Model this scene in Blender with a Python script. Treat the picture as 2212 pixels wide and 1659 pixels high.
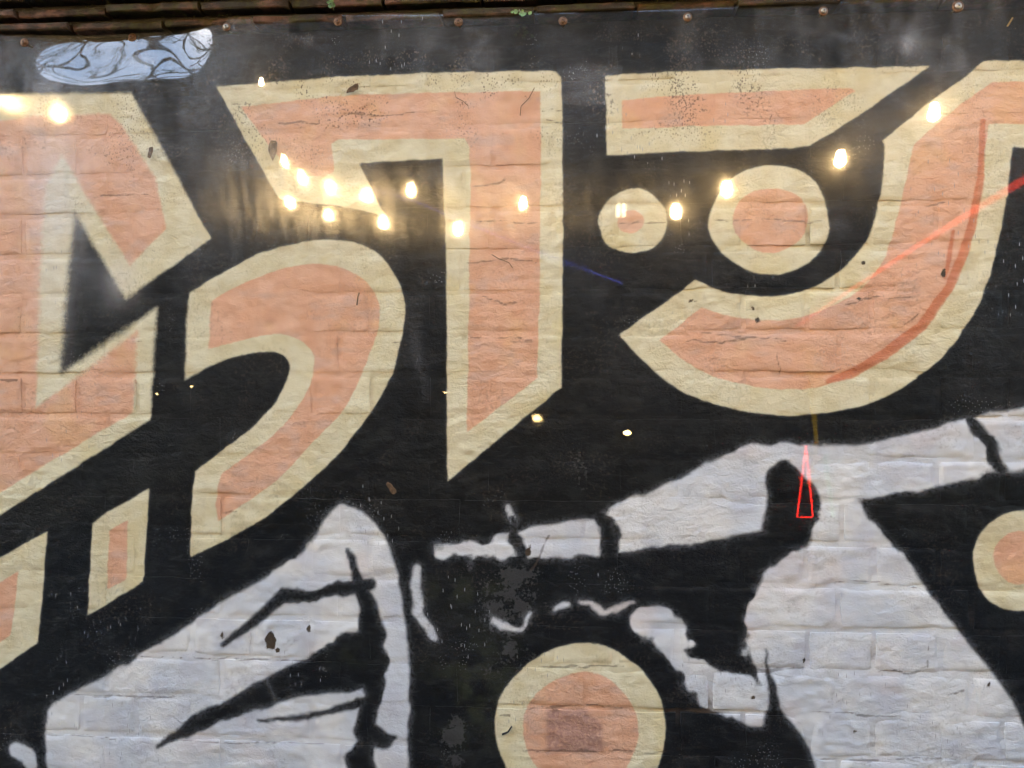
import bpy, bmesh, math, random
import numpy as np
from mathutils import Vector, Matrix

for o in list(bpy.data.objects):
    bpy.data.objects.remove(o, do_unlink=True)
scene = bpy.context.scene
COL = scene.collection
R = math.radians
random.seed(7)

# ------------------------------------------------------------------ camera
CAM_Z, DIST, YAW, HFOV = 1.60, 1.40, R(4.0), R(67.3)
cam_data = bpy.data.cameras.new('camera')
cam = bpy.data.objects.new('camera', cam_data)
COL.objects.link(cam)
cam.location = (0, -DIST, CAM_Z)
cam.rotation_euler = (R(90), 0, YAW)
cam_data.sensor_fit = 'HORIZONTAL'
cam_data.sensor_width = 36
cam_data.lens = 18 / math.tan(HFOV / 2)
cam_data.clip_start = 0.05
cam_data.clip_end = 2000
scene.camera = cam

# ------------------------------------------------------------------ sky, sun, exposure
SUN_EL, SUN_AZ = R(18), R(54)      # low behind the roof across the yard, to the left
world = bpy.data.worlds.new('World')
scene.world = world
world.use_nodes = True
wn = world.node_tree
bgn = wn.nodes['Background']
sky = wn.nodes.new('ShaderNodeTexSky')
sky.sky_type = 'NISHITA'
sky.sun_disc = False
sky.sun_elevation = SUN_EL
sky.sun_rotation = R(180) + SUN_AZ
sky.air_density = 1.0
sky.dust_density = .4
sky.ozone_density = 0.8
wn.links.new(sky.outputs[0], bgn.inputs[0])
bgn.inputs[1].default_value = 0.15
sl = bpy.data.lights.new('sun', 'SUN')
sl.energy = 3.0
sl.angle = R(.5)
sl.color = (1, 0.95, 0.88)
sun = bpy.data.objects.new('sun', sl)
COL.objects.link(sun)
sun.rotation_euler = (R(90) - SUN_EL, 0, -SUN_AZ)
vs = scene.view_settings
vs.view_transform = 'Standard'
vs.look = 'None'
vs.gamma = 1
vs.exposure = 3.38
vs.use_curve_mapping = False

# ------------------------------------------------------------------ survey: photo position -> place on the wall
FPX = 1106 / math.tan(HFOV / 2)
cy_, sy_ = math.cos(YAW), math.sin(YAW)
def ray(u, v):
    a, c = (u - 1106) / FPX, (829.5 - v) / FPX
    return Vector((a * cy_ - sy_, a * sy_ + cy_, c))
def on_wall(u, v, y=0.0):
    d = ray(u, v)
    t = (y + DIST) / d.y
    return (d.x * t, CAM_Z + d.z * t)

# ------------------------------------------------------------------ helpers
def tag(o, label=None, cat=None, group=None, kind=None):
    if label: o['label'] = label
    if cat: o['category'] = cat
    if group: o['group'] = group
    if kind: o['kind'] = kind
    return o
def empty(name, loc=(0, 0, 0)):
    o = bpy.data.objects.new(name, None)
    o.empty_display_size = 0.1
    COL.objects.link(o)
    o.location = loc
    return o
def mesh_obj(name, verts, faces, mat, parent=None, loc=(0, 0, 0), smooth=True, attrs=None):
    me = bpy.data.meshes.new(name)
    me.from_pydata([tuple(v) for v in verts] if not isinstance(verts, np.ndarray) else verts.tolist(), [],
                   faces if not isinstance(faces, np.ndarray) else faces.tolist())
    if smooth and len(me.polygons):
        me.polygons.foreach_set('use_smooth', [True] * len(me.polygons))
    if attrs:
        for k, a in attrs.items():
            if a.ndim == 2:
                at = me.attributes.new(k, 'FLOAT_COLOR', 'POINT')
                at.data.foreach_set('color', np.ascontiguousarray(np.concatenate([a, np.ones((len(a), 1))], 1), dtype=np.float32).ravel())
            else:
                at = me.attributes.new(k, 'FLOAT', 'POINT')
                at.data.foreach_set('value', np.ascontiguousarray(a, dtype=np.float32))
    me.materials.append(mat)
    me.update()
    o = bpy.data.objects.new(name, me)
    COL.objects.link(o)
    o.location = loc
    if parent: o.parent = parent
    return o
def bm_obj(name, bm, mat, parent=None, loc=(0, 0, 0), smooth=True):
    me = bpy.data.meshes.new(name)
    bm.normal_update()
    bm.to_mesh(me); bm.free()
    if smooth:
        me.polygons.foreach_set('use_smooth', [True] * len(me.polygons))
    me.materials.append(mat)
    o = bpy.data.objects.new(name, me)
    COL.objects.link(o)
    o.location = loc
    if parent: o.parent = parent
    return o
def bm_box(bm, x0, x1, y0, y1, z0, z1, bevel=0):
    r = bmesh.ops.create_cube(bm, size=1, matrix=Matrix.Translation(((x0 + x1) / 2, (y0 + y1) / 2, (z0 + z1) / 2)) @
                              Matrix.Diagonal((x1 - x0, y1 - y0, z1 - z0, 1)))
    if bevel:
        es = list({e for v in r['verts'] for e in v.link_edges})
        bmesh.ops.bevel(bm, geom=es, offset=bevel, segments=2, affect='EDGES')
def bm_tube(bm, pts, rad, seg=8, cap=True):
    pts = [Vector(p) for p in pts]
    n = len(pts)
    rads = rad if isinstance(rad, (list, tuple)) else [rad] * n
    rings = []
    up = None
    for i, p in enumerate(pts):
        t = (pts[min(i + 1, n - 1)] - pts[max(i - 1, 0)]).normalized()
        if up is None:
            up = Vector((0, 0, 1)) if abs(t.z) < .9 else Vector((1, 0, 0))
        a = t.cross(up).normalized()
        b = a.cross(t).normalized()
        up = b
        rings.append([bm.verts.new(p + (a * math.cos(k * 2 * math.pi / seg) + b * math.sin(k * 2 * math.pi / seg)) * rads[i]) for k in range(seg)])
    for i in range(n - 1):
        for k in range(seg):
            bm.faces.new((rings[i][k], rings[i][(k + 1) % seg], rings[i + 1][(k + 1) % seg], rings[i + 1][k]))
    if cap:
        bm.faces.new(rings[0][::-1]); bm.faces.new(rings[-1])
def bm_lathe(bm, prof, seg=20, mat=Matrix()):
    rings = []
    for (r, h) in prof:
        rings.append([bm.verts.new(mat @ Vector((r * math.cos(k * 2 * math.pi / seg), r * math.sin(k * 2 * math.pi / seg), h))) for k in range(seg)])
    for i in range(len(rings) - 1):
        for k in range(seg):
            bm.faces.new((rings[i][k], rings[i][(k + 1) % seg], rings[i + 1][(k + 1) % seg], rings[i + 1][k]))
    bm.faces.new(rings[0][::-1]); bm.faces.new(rings[-1])

# value noise on the wall plane
_rs = np.random.RandomState(5)
TAB = _rs.rand(4096)
PERM = _rs.randint(0, 4096, 4096)
def vnoise(x, z, f, seed):
    X, Z = x * f + seed * 17.31, z * f - seed * 9.77
    i, j = np.floor(X), np.floor(Z)
    a, b = X - i, Z - j
    a = a * a * a * (a * (a * 6 - 15) + 10); b = b * b * b * (b * (b * 6 - 15) + 10)
    pi, qi = i.astype(np.int64), j.astype(np.int64)
    def h(p, q):
        return TAB[((pi + p) * 73 + (qi + q) * 179 + PERM[(qi + q + seed * 31) & 4095]) & 4095]
    return ((h(0, 0) * (1 - a) + h(1, 0) * a) * (1 - b) + (h(0, 1) * (1 - a) + h(1, 1) * a) * b) * 2 - 1
def fbm(x, z, f, seed, octs=3):
    s, am = 0, 1.0
    for k in range(octs):
        s = s + am * vnoise(x, z, f * 2 ** k, seed + k * 3); am *= .5
    return s / 1.75

# ------------------------------------------------------------------ node helpers
class NT:
    def __init__(self, name):
        self.m = bpy.data.materials.new(name)
        self.m.use_nodes = True
        self.t = self.m.node_tree
        self.t.nodes.clear()
        self.out = self.t.nodes.new('ShaderNodeOutputMaterial')
        self._pos = None
    def n(self, typ, **kw):
        nd = self.t.nodes.new(typ)
        for k, v in kw.items(): setattr(nd, k, v)
        return nd
    def lk(self, a, b):
        if hasattr(a, 'is_output'): self.t.links.new(a, b)
        else: b.default_value = a
    def pos(self):
        if self._pos is None: self._pos = self.n('ShaderNodeNewGeometry').outputs['Position']
        return self._pos
    def math(self, op, a, b=None, c=None, clamp=False):
        nd = self.n('ShaderNodeMath', operation=op); nd.use_clamp = clamp
        self.lk(a, nd.inputs[0])
        if b is not None: self.lk(b, nd.inputs[1])
        if c is not None: self.lk(c, nd.inputs[2])
        return nd.outputs[0]
    def mapv(self, scale=(1, 1, 1), loc=(0, 0, 0), rot=(0, 0, 0), src=None):
        nd = self.n('ShaderNodeMapping')
        self.lk(src or self.pos(), nd.inputs['Vector'])
        nd.inputs['Scale'].default_value = scale; nd.inputs['Location'].default_value = loc; nd.inputs['Rotation'].default_value = rot
        return nd.outputs[0]
    def noise(self, scale, detail=4, rough=.55, vec=None, dist=0, color=False, flat=False):
        nd = self.n('ShaderNodeTexNoise')
        if flat: nd.noise_dimensions = '2D'
        self.lk(vec or self.pos(), nd.inputs['Vector'])
        nd.inputs['Scale'].default_value = scale; nd.inputs['Detail'].default_value = detail
        nd.inputs['Roughness'].default_value = rough; nd.inputs['Distortion'].default_value = dist
        return nd.outputs[1 if color else 0]
    def xz(self, sx=1, sz=1, ox=0, oz=0):
        sep = self.n('ShaderNodeSeparateXYZ'); self.lk(self.pos(), sep.inputs[0])
        c = self.n('ShaderNodeCombineXYZ')
        self.lk(self.math('MULTIPLY_ADD', sep.outputs[0], sx, ox), c.inputs[0]); self.lk(self.math('MULTIPLY_ADD', sep.outputs[2], sz, oz), c.inputs[1])
        return c.outputs[0]
    def colattr(self, name):
        return self.n('ShaderNodeAttribute', attribute_name=name).outputs['Color']
    def voro(self, scale, vec=None, feature='F1', rand=1, flat=False):
        nd = self.n('ShaderNodeTexVoronoi', feature=feature)
        if flat: nd.voronoi_dimensions = '2D'
        self.lk(vec or self.pos(), nd.inputs['Vector'])
        nd.inputs['Scale'].default_value = scale; nd.inputs['Randomness'].default_value = rand
        return nd.outputs['Distance']
    def ramp(self, v, lo, hi, a=0.0, b=1.0, smooth=True):
        nd = self.n('ShaderNodeMapRange', interpolation_type='SMOOTHSTEP' if smooth else 'LINEAR')
        self.lk(v, nd.inputs[0]); self.lk(lo, nd.inputs[1]); self.lk(hi, nd.inputs[2]); self.lk(a, nd.inputs[3]); self.lk(b, nd.inputs[4])
        return nd.outputs[0]
    def mix(self, f, a, b, mode='MIX'):
        nd = self.n('ShaderNodeMix', data_type='RGBA', blend_type=mode)
        self.lk(f, nd.inputs[0])
        self.lk(a if hasattr(a, 'is_output') else (*a, 1), nd.inputs[6])
        self.lk(b if hasattr(b, 'is_output') else (*b, 1), nd.inputs[7])
        return nd.outputs[2]
    def attr(self, name):
        return self.n('ShaderNodeAttribute', attribute_name=name).outputs['Fac']
    def bump(self, h, strength, dist, prev=None):
        nd = self.n('ShaderNodeBump')
        self.lk(h, nd.inputs['Height']); nd.inputs['Strength'].default_value = strength; nd.inputs['Distance'].default_value = dist
        if prev is not None: self.lk(prev, nd.inputs['Normal'])
        return nd.outputs[0]
    def principled(self, col, rough=.6, normal=None, metal=0, spec=.5):
        p = self.n('ShaderNodeBsdfPrincipled')
        self.lk(col if hasattr(col, 'is_output') else (*col, 1), p.inputs['Base Color'])
        self.lk(rough, p.inputs['Roughness']); self.lk(metal, p.inputs['Metallic']); self.lk(spec, p.inputs['Specular IOR Level'])
        if normal is not None: self.lk(normal, p.inputs['Normal'])
        return p.outputs[0]
    def done(self, sh):
        self.t.links.new(sh, self.out.inputs[0])
        return self.m

def simple(name, c1, c2, scale, rough=.7, bump=.3, bd=.003, metal=0, lo=.35, hi=.65):
    t = NT(name)
    n1 = t.noise(scale, 6, .6)
    col = t.mix(t.ramp(n1, lo, hi), c1, c2)
    return t.done(t.principled(col, rough, t.bump(t.noise(scale * 4, 5, .6), bump, bd), metal))
def emissive(name, col, strength):
    t = NT(name)
    e = t.n('ShaderNodeEmission')
    e.inputs[0].default_value = (*col, 1); e.inputs[1].default_value = strength
    m = t.done(e.outputs[0])
    if strength < 10: m.cycles.emission_sampling = 'NONE'
    return m

# ================================================================== THE MURAL: outlines, measured on the wall
S = 1   # marks a point on a curve; the others are corners
LETTERS_CREAM = {
 'a': [(-420,215),(0,205),(283,200),(305,240),(455,514),(273,645),(160,457),(150,555),(128,810),(340,664),(333,740),(325,905),(0,1112),(-420,1380)],
 'b': [(-220,1318),(0,1204),(102,1149),(94,1270),(82,1388),(0,1444),(-220,1580)],
 'c': [(200,1131),(233,1106),(323,1056),(316,1160),(309,1257),(190,1329)],
 's': [(410,631),(480,590,S),(560,548,S),(640,526,S),(705,519,S),(770,526,S),(820,551,S),(850,588,S),(870,636,S),(874,686,S),(861,760,S),(838,826,S),(804,884,S),(767,936,S),(700,1012,S),(587,1106,S),(507,1156,S),(410,1204),
       (414,1133),(417,1066),(422,1018),(467,983,S),(533,933,S),(587,880,S),(614,836,S),(625,797,S),(620,774,S),(600,761,S),(567,760,S),(500,773,S),(450,792,S),(400,821),(403,686)],
 'seven': [(467,187),(700,169),(945,157),(1200,153),(1211,166),(1215,267),(1216,553),(1212,837),(967,1038),(965,686),(964,553),(957,342),(774,353),(832,468),(787,456,S),(737,446,S),(675,438,S),(603,430)],
 'bar': [(1307,163),(1475,154),(2008,143),(1870,240),(1752,313),(1708,320),(1475,327),(1312,336)],
 'j': [(1908,303),(2000,228),(2088,163),(2125,133),(2160,131),(2500,128),(2500,318),(2187,318),(2168,467,S),(2146,558,S),(2125,630,S),(2092,696,S),(2042,763,S),(1975,820,S),(1892,866,S),(1808,887,S),(1725,897,S),(1658,895,S),(1592,885,S),(1535,870,S),(1470,844,S),(1404,793,S),(1337,723),
       (1474,628),(1500,605),(1558,628,S),(1635,640,S),(1692,638,S),(1742,627,S),(1792,600,S),(1838,564,S),(1882,500,S),(1905,400,S),(1911,330,S)],
}
LETTERS_PEACH = {
 'a': [(-420,300),(0,262),(60,252),(235,245),(263,270),(335,385),(360,493),(280,574),(133,335),(100,400),(88,553),(80,803),(77,882),(297,714),(287,890),(0,1063),(-420,1315)],
 'b': [(-220,1370),(0,1259),(40,1233),(33,1300),(25,1370),(0,1388),(-220,1520)],
 'c': [(277,1123),(237,1146),(230,1274),(273,1252)],
 's': [(455,650),(517,616,S),(600,584,S),(670,570,S),(737,578,S),(787,605,S),(813,640,S),(820,678,S),(814,720,S),(790,786,S),(764,846,S),(737,893,S),(667,965,S),(600,1036,S),(520,1093,S),(472,1127),
       (466,1090),(477,1024),(517,996,S),(583,946,S),(633,893,S),(667,836,S),(678,786,S),(670,754,S),(640,731,S),(600,722,S),(550,728,S),(500,741,S),(450,753)],
 'seven': [(520,231),(737,206),(937,200),(1167,197),(1169,333),(1165,653),(1160,817),(1009,934),(1012,720),(1014,553),(1017,367),(1014,317),(1003,300),(730,302),(716,312),(722,372),(700,381),(632,380),(567,295)],
 'bar': [(1342,216),(1475,205),(1835,190),(1850,196),(1735,268),(1475,274),(1344,278)],
 'j': [(1975,310),(2042,252),(2142,176),(2500,172),(2500,267),(2138,267),(2117,383,S),(2103,478,S),(2080,553,S),(2062,603,S),(2027,663,S),(1976,720,S),(1908,770,S),(1828,816,S),(1758,838,S),(1675,840,S),(1592,827,S),(1525,806,S),(1475,776,S),(1424,736),
       (1515,665),(1575,683,S),(1642,692,S),(1708,690,S),(1792,663,S),(1858,626,S),(1889,590,S),(1914,550,S),(1937,473,S),(1955,400,S),(1968,335,S)],
}
# circle: centre u, v, radius u, v
CIRC_CREAM = [(1367,478,74,69),(1663,475,130,118),(2207,1213,108,108),(1255,1577,185,186)]
CIRC_PEACH = [(1362,479,29,24),(1665,475,82,70),(2207,1205,62,57),(1255,1578,125,125)]
# strokes: list of (u, v, half width)
ORANGE = [[(2124,262,6),(2119,383,7),(2104,467,9),(2082,545,10),(2050,620,9),(1990,705,11),(1908,766,12),(1842,806,10),(1790,824,6)],
          [(2058,500,4),(2050,560,5),(2040,600,4)]]
# plain white fields low on the wall: generic sprayed shapes
WHITE_POLY = [
 [(103,1536),(135,1508,S),(300,1420,S),(470,1308,S),(640,1205,S),(700,1128,S),(742,1088,S),(795,1115,S),(842,1190,S),(870,1310,S),(882,1450,S),(876,1760),(112,1760),(98,1590)],
 [(1652,1238),(1700,1180,S),(1770,1128,S),(1850,1112,S),(1920,1165,S),(1990,1262,S),(2080,1375,S),(2170,1490,S),(2225,1600,S),(2260,1760),(1780,1760),(1752,1620,S),(1700,1548,S),(1640,1478,S),(1612,1400,S),(1618,1310,S)],
]
WHITE_STROKES = [
 [(945,1192,10),(1040,1190,20),(1150,1172,34),(1290,1160,42),(1420,1120,58),(1540,1085,78),(1640,1050,92),(1750,1032,70),(1860,1022,58),(2000,992,58),(2120,962,62),(2300,930,62)],
 [(1800,1050,44),(1828,1140,46)],
 [(902,1226,8),(897,1270,10),(905,1325,10),(938,1374,9)],
 [(1062,1338,4),(1085,1357,7),(1120,1358,6),(1146,1332,4)],
 [(1202,1314,6),(1218,1311,6)],
 [(1250,1300,4),(1272,1303,5),(1300,1326,6),(1340,1318,5),(1362,1302,4)],
 [(1395,1345,30),(1425,1345,34),(1450,1385,26),(1480,1440,26),(1540,1490,38),(1630,1525,44)],
 [(36,1618,16),(62,1630,16),(70,1650,14)],
 [(1100,1094,4),(1104,1120,8)],
]
BLACK_STROKES = [   # left bare in the white fields
 [(486,1392,7),(545,1345,12),(612,1288,15),(660,1290,16),(730,1270,20),(800,1262,14)],
 [(340,1612,5),(420,1565,16),(540,1510,26),(640,1470,38),(720,1445,54),(780,1425,66)],
 [(560,1556,5),(640,1552,6),(740,1528,9),(800,1510,14)],
 [(752,1190,5),(772,1250,14),(796,1310,20),(802,1370,32),(812,1440,26)],
 [(806,1470,30),(796,1530,20),(786,1580,26),(830,1600,20),(852,1592,8)],
 [(796,1590,18),(776,1640,30),(790,1700,40)],
 [(1105,1120,8),(1120,1165,14),(1118,1230,10)],
 [(1290,1105,16),(1320,1150,20),(1318,1230,22)],
 [(1655,1400,3),(1664,1460,7),(1672,1530,14),(1676,1570,26)],
 [(1695,1040,40),(1716,1085,56),(1700,1140,52),(1664,1208,16)],
 [(2095,905,12),(2135,950,16),(2160,1010,18)],
]
GREY_PATCH = [[(1242,1545,-1)]]
CHIPS = [(585,1386,10,20),(600,1402,7,6),(1640,690,4,8),(1628,663,4,5),(1493,649,8,3),(1862,566,5,4),(1141,1190,6,9),(1146,1179,3,5),(1735,1428,4,7),(1626,1504,7,5),(1848,1580,4,5),(2136,1480,4,6),(2036,588,6,9),(1858,648,6,4),(668,1362,6,7),(483,1370,3,8)]
CRACKS = [   # cracks and open joints: (u, v, half width)
 [(1330,483,1.2),(1380,481,2.2),(1440,479,1.2)],[(1535,477,1),(1580,479,2),(1640,470,1),(1700,478,2),(1790,479,1)],[(1180,260,1),(1215,266,2)],[(1170,240,1),(1215,237,1.5)],
 [(2000,445,1),(2030,440,2),(2042,434,1)],[(1680,760,1),(1683,790,2),(1684,815,1)],[(1620,1443,1),(1660,1449,2),(1740,1441,1)],[(1075,1544,1),(1100,1546,2)],
 [(1110,1620,1),(1250,1622,2.4),(1440,1625,1.5)],[(1135,1530,1),(1200,1526,2.6),(1260,1524,1.5),(1345,1530,2)],[(1150,1438,1),(1230,1440,2.4),(1350,1438,1.2)],[(202,735,1),(325,738,.8)],
 [(160,1502,1),(270,1504,2),(400,1506,1)],[(300,1418,1),(420,1420,1.4),(560,1424,1.6),(680,1428,1)],[(110,1588,1),(190,1590,1.6),(290,1600,1)],[(370,1600,1),(520,1604,1.8),(700,1606,1)],
 [(0,820,2.5),(40,819,2.5)],[(200,427,1),(250,420,2),(322,417,1)],[(1620,1455,1),(1700,1440,1.2)],[(1760,1640,1.5),(1900,1642,2.4)],[(1925,1640,1),(2030,1638,2)],[(1890,1450,1),(1930,1446,2.4),(1960,1456,2),(2000,1450,1)],
 [(1805,1259,1),(1850,1256,2.2),(1930,1262,1),(1980,1270,2)],[(1750,1540,1),(1830,1538,2.4),(1870,1546,2),(1935,1546,1)],[(2040,1505,1),(2080,1490,2)],[(2066,1380,1),(2085,1355,1.6)],[(2010,1380,1),(2002,1440,1.4)],
 [(1144,1235,2),(1170,1195,2.6),(1186,1158,2)],[(850,740,1),(880,745,1)],[(1010,566,1.2),(1100,560,2),(1160,566,1)],[(1040,640,1),(1090,655,2.4),(1130,650,1)],[(1015,730,1),(1150,732,1.6)],[(1475,735,1),(1560,742,2),(1640,728,1.4),(1700,735,1)],
 [(1825,660,1),(1870,645,2),(2030,640,1)],[(1950,700,1.5),(1985,680,1)],[(1100,740,1),(1160,736,1.4)],[(1515,720,1.2),(1590,728,2),(1660,730,1.4)],[(480,1110,1.4),(510,1105,2)],[(860,1152,1),(884,1160,1)],
 [(745,245,1),(800,250,2),(870,248,1.5),(930,238,1)],[(1020,403,1.2),(1070,400,2.2),(1095,385,1.2)],[(1010,480,1),(1090,478,1.4),(1160,482,1)],[(600,270,2),(640,265,2.4),(690,268,1)],[(725,232,1),(770,240,1.4),(825,252,1)],
]
def densify(pl):
    out = []
    n = len(pl)
    P = [(p[0], p[1]) for p in pl]; sm = [len(p) > 2 for p in pl]
    for i in range(n):
        p0, p1, p2, p3 = P[i - 1], P[i], P[(i + 1) % n], P[(i + 2) % n]
        out.append(p1)
        if sm[i] or sm[(i + 1) % n]:
            ch = (p2[0] - p1[0], p2[1] - p1[1])
            t1 = ((p2[0] - p0[0]) / 2, (p2[1] - p0[1]) / 2) if sm[i] else ch
            t2 = ((p3[0] - p1[0]) / 2, (p3[1] - p1[1]) / 2) if sm[(i + 1) % n] else ch
            for k in range(1, 4):
                t = k / 4
                h1, h2, h3, h4 = 2*t**3-3*t*t+1, t**3-2*t*t+t, -2*t**3+3*t*t, t**3-t*t
                out.append(tuple(h1*p1[c] + h2*t1[c] + h3*p2[c] + h4*t2[c] for c in (0, 1)))
    return out
def sd_poly(x, z, pl):
    pts = np.array([on_wall(*p) for p in densify(pl)])
    lo, hi = pts.min(0) - .05, pts.max(0) + .05
    d = np.full(x.shape, .05, np.float64)
    idx = np.nonzero((x > lo[0]) & (x < hi[0]) & (z > lo[1]) & (z < hi[1]))[0]
    if not len(idx): return d
    X, Z = x[idx], z[idx]
    dd = np.full(X.shape, 1e9); ins = np.zeros(X.shape, bool)
    n = len(pts)
    for i in range(n):
        ax, az = pts[i]; bx, bz = pts[(i + 1) % n]
        ex, ez = bx - ax, bz - az
        wx, wz = X - ax, Z - az
        t = np.clip((wx * ex + wz * ez) / (ex * ex + ez * ez + 1e-12), 0, 1)
        dd = np.minimum(dd, (wx - ex * t) ** 2 + (wz - ez * t) ** 2)
        c = ((az > Z) != (bz > Z))
        if abs(ez) > 1e-12: ins ^= c & (X < ex * (Z - az) / ez + ax)
    dd = np.sqrt(dd)
    d[idx] = np.where(ins, -dd, dd)
    return np.clip(d, -.05, .05)
def sd_stroke(x, z, st):
    pts = [(*on_wall(u, v), w * .00084) for u, v, w in st]
    xs = [p[0] for p in pts]; zs = [p[1] for p in pts]
    d = np.full(x.shape, .05)
    m = .12
    idx = np.nonzero((x > min(xs) - m) & (x < max(xs) + m) & (z > min(zs) - m) & (z < max(zs) + m))[0]
    if not len(idx): return d
    X, Z = x[idx], z[idx]
    dd = np.full(X.shape, .05)
    for (ax, az, aw), (bx, bz, bw) in zip(pts[:-1], pts[1:]):
        ex, ez = bx - ax, bz - az
        t = np.clip(((X - ax) * ex + (Z - az) * ez) / (ex * ex + ez * ez + 1e-12), 0, 1)
        dd = np.minimum(dd, np.hypot(X - ax - ex * t, Z - az - ez * t) - (aw + (bw - aw) * t))
    d[idx] = dd
    return d
def sd_ell(x, z, c):
    u, v, a, b = c
    X, Z = on_wall(u, v); X2, _ = on_wall(u + a, v); _, Z2 = on_wall(u, v - b)
    rx, rz = X2 - X, Z2 - Z
    ang = np.arctan2((z - Z) / rz, (x - X) / rx)
    wob = 1 + .018 * np.sin(ang * 3 + u) + .012 * np.sin(ang * 5 + v)
    k = np.hypot((x - X) / rx, (z - Z) / rz) / wob
    return np.clip((k - 1) * min(rx, rz), -.05, .05)
def blob(x, z, u, v, a, b):
    X, Z = on_wall(u, v)
    return np.exp(-(((x - X) / (a * .00084)) ** 2 + ((z - Z) / (b * .00084)) ** 2))
def mural(x, z):
    wx = x + .0018 * fbm(x, z, 45, 3); wz = z + .0018 * fbm(x, z, 45, 9)
    big = np.full(x.shape, .05)
    cr, pe, wh, org, bl, chip = (big.copy() for _ in range(6))
    for p in LETTERS_CREAM.values(): cr = np.minimum(cr, sd_poly(wx, wz, p))
    for c in CIRC_CREAM: cr = np.minimum(cr, sd_ell(wx, wz, c))
    for p in LETTERS_PEACH.values(): pe = np.minimum(pe, sd_poly(wx, wz, p))
    for c in CIRC_PEACH: pe = np.minimum(pe, sd_ell(wx, wz, c))
    for s_ in ORANGE: org = np.minimum(org, sd_stroke(wx, wz, s_))
    rg_ = np.clip(.55 + 1.1 * fbm(x, z, 9, 7), .1, 1.6) * (1 + 1.1 * np.clip(blob(x, z, 1250, 1200, 330, 110) + blob(x, z, 1500, 1400, 160, 140) + blob(x, z, 740, 1420, 90, 170), 0, 1)); jx = wx + .009 * rg_ * fbm(x, z, 34, 5, 3); jz = wz + .009 * rg_ * fbm(x, z, 34, 6, 3)
    for p in WHITE_POLY: wh = np.minimum(wh, sd_poly(jx, jz, p))
    for s_ in WHITE_STROKES: wh = np.minimum(wh, sd_stroke(jx, jz, s_))
    for s_ in BLACK_STROKES: bl = np.minimum(bl, sd_stroke(jx, jz, s_))
    wh = np.maximum(wh, -bl)
    qx = x + .006 * fbm(x, z, 60, 15); qz = z + .006 * fbm(x, z, 60, 16)
    for c in CHIPS: chip = np.minimum(chip, sd_ell(qx, qz, c))
    gp = np.maximum(sd_poly(wx, wz, [(1180,1533),(1262,1533),(1300,1562),(1304,1626),(1180,1626)]), big * 0 - .05)
    soft = np.clip(.25 + blob(x, z, 90, 520, 190, 330) * 1.3 + blob(x, z, 250, 740, 150, 120) + blob(x, z, 330, 330, 120, 130) * .6, 0, 1.6)
    sheet_glare = np.clip(blob(x, z, 120, 420, 55, 130) + .6 * blob(x, z, 265, 600, 35, 50) + .5 * blob(x, z, 110, 650, 40, 160), 0, 1)  # whitish glare of the sheet, painted onto the left letter
    scuff = np.clip(blob(x, z, 1090, 1310, 80, 50) + blob(x, z, 1120, 1240, 60, 22) + .9 * blob(x, z, 985, 1595, 40, 60) + .7 * blob(x, z, 1100, 1420, 90, 60) +
                    .5 * blob(x, z, 1250, 1010, 30, 60), 0, 1)
    scuff = np.clip(scuff * (.85 + 1.1 * fbm(x, z, 42, 17, 4)), 0, 1)
    olive = np.clip(blob(x, z, 1030, 1480, 90, 110) + .8 * blob(x, z, 1010, 1275, 90, 25) + .5 * blob(x, z, 760, 1415, 60, 25), 0, 1)
    grime = np.clip(blob(x, z, 800, 200, 380, 130) + blob(x, z, 1500, 190, 330, 110) + blob(x, z, 640, 240, 130, 60) * .7 + .5 * blob(x, z, 200, 300, 250, 120), 0, 1)
    def st(v, lo, hi):
        t = np.clip((v - lo) / (hi - lo), 0, 1); return (t * t * (3 - 2 * t))[:, None]
    def lerp(f, a, b): return np.asarray(a) * (1 - f) + np.asarray(b) * f
    n9, n38 = fbm(x, z, 9, 61), fbm(x, z, 38, 62)
    black = lerp(st(n9, -.4, .4), (.0035, .0035, .0037), (.0070, .0066, .0062))
    black = lerp(st(fbm(x, z * 1.6, 26, 63, 4), .1, .6) * .4, black, (.024, .023, .021))
    black = lerp(olive[:, None] * st(n38, -.4, .3), black, (.026, .027, .013))
    cream = lerp(st(n38, -.5, .5), (.65, .565, .36), (.71, .64, .445))
    cream = lerp(st(fbm(x, z, 12, 64), .1, .6) * .45, cream, (.65, .53, .26))
    peach = lerp(st(n38, -.5, .5), (.68, .37, .23), (.715, .415, .275))
    peach = lerp(st(fbm(x, z * 2.2, 20, 65), .15, .55) * .5, peach, (.56, .39, .31))
    peach = lerp(st(fbm(x, z, 15, 66), .25, .7) * .5, peach, (.73, .43, .22))
    white = lerp(st(fbm(x, z, 13, 67), -.4, .4), (.58, .60, .64), (.70, .69, .68))
    white = lerp(st(fbm(x, z, 19, 68), .1, .5) * .4, white, (.47, .48, .56))
    white = lerp(st(fbm(x, z, 12, 69), .15, .6) * .4, white, (.68, .58, .55))
    spotw = np.clip((st(fbm(x, z, 20, 70, 4), .0, .45)[:, 0]) * (.2 + .8 * grime), 0, 1)
    spotw2 = np.clip((st(fbm(x, z, 15, 71, 4), .25, .45)[:, 0]) * (.3 + .7 * grime), 0, 1)
    jdw = st(fbm(x, z, 13, 72), -.1, .35)[:, 0]
    rgh = .40 + .12 * n38
    crk = big.copy()
    cx_, cz_ = x + .004 * fbm(x, z, 50, 81), z + .004 * fbm(x, z, 50, 82)
    for c_ in CRACKS: crk = np.minimum(crk, sd_stroke(cx_, cz_, c_))
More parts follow.
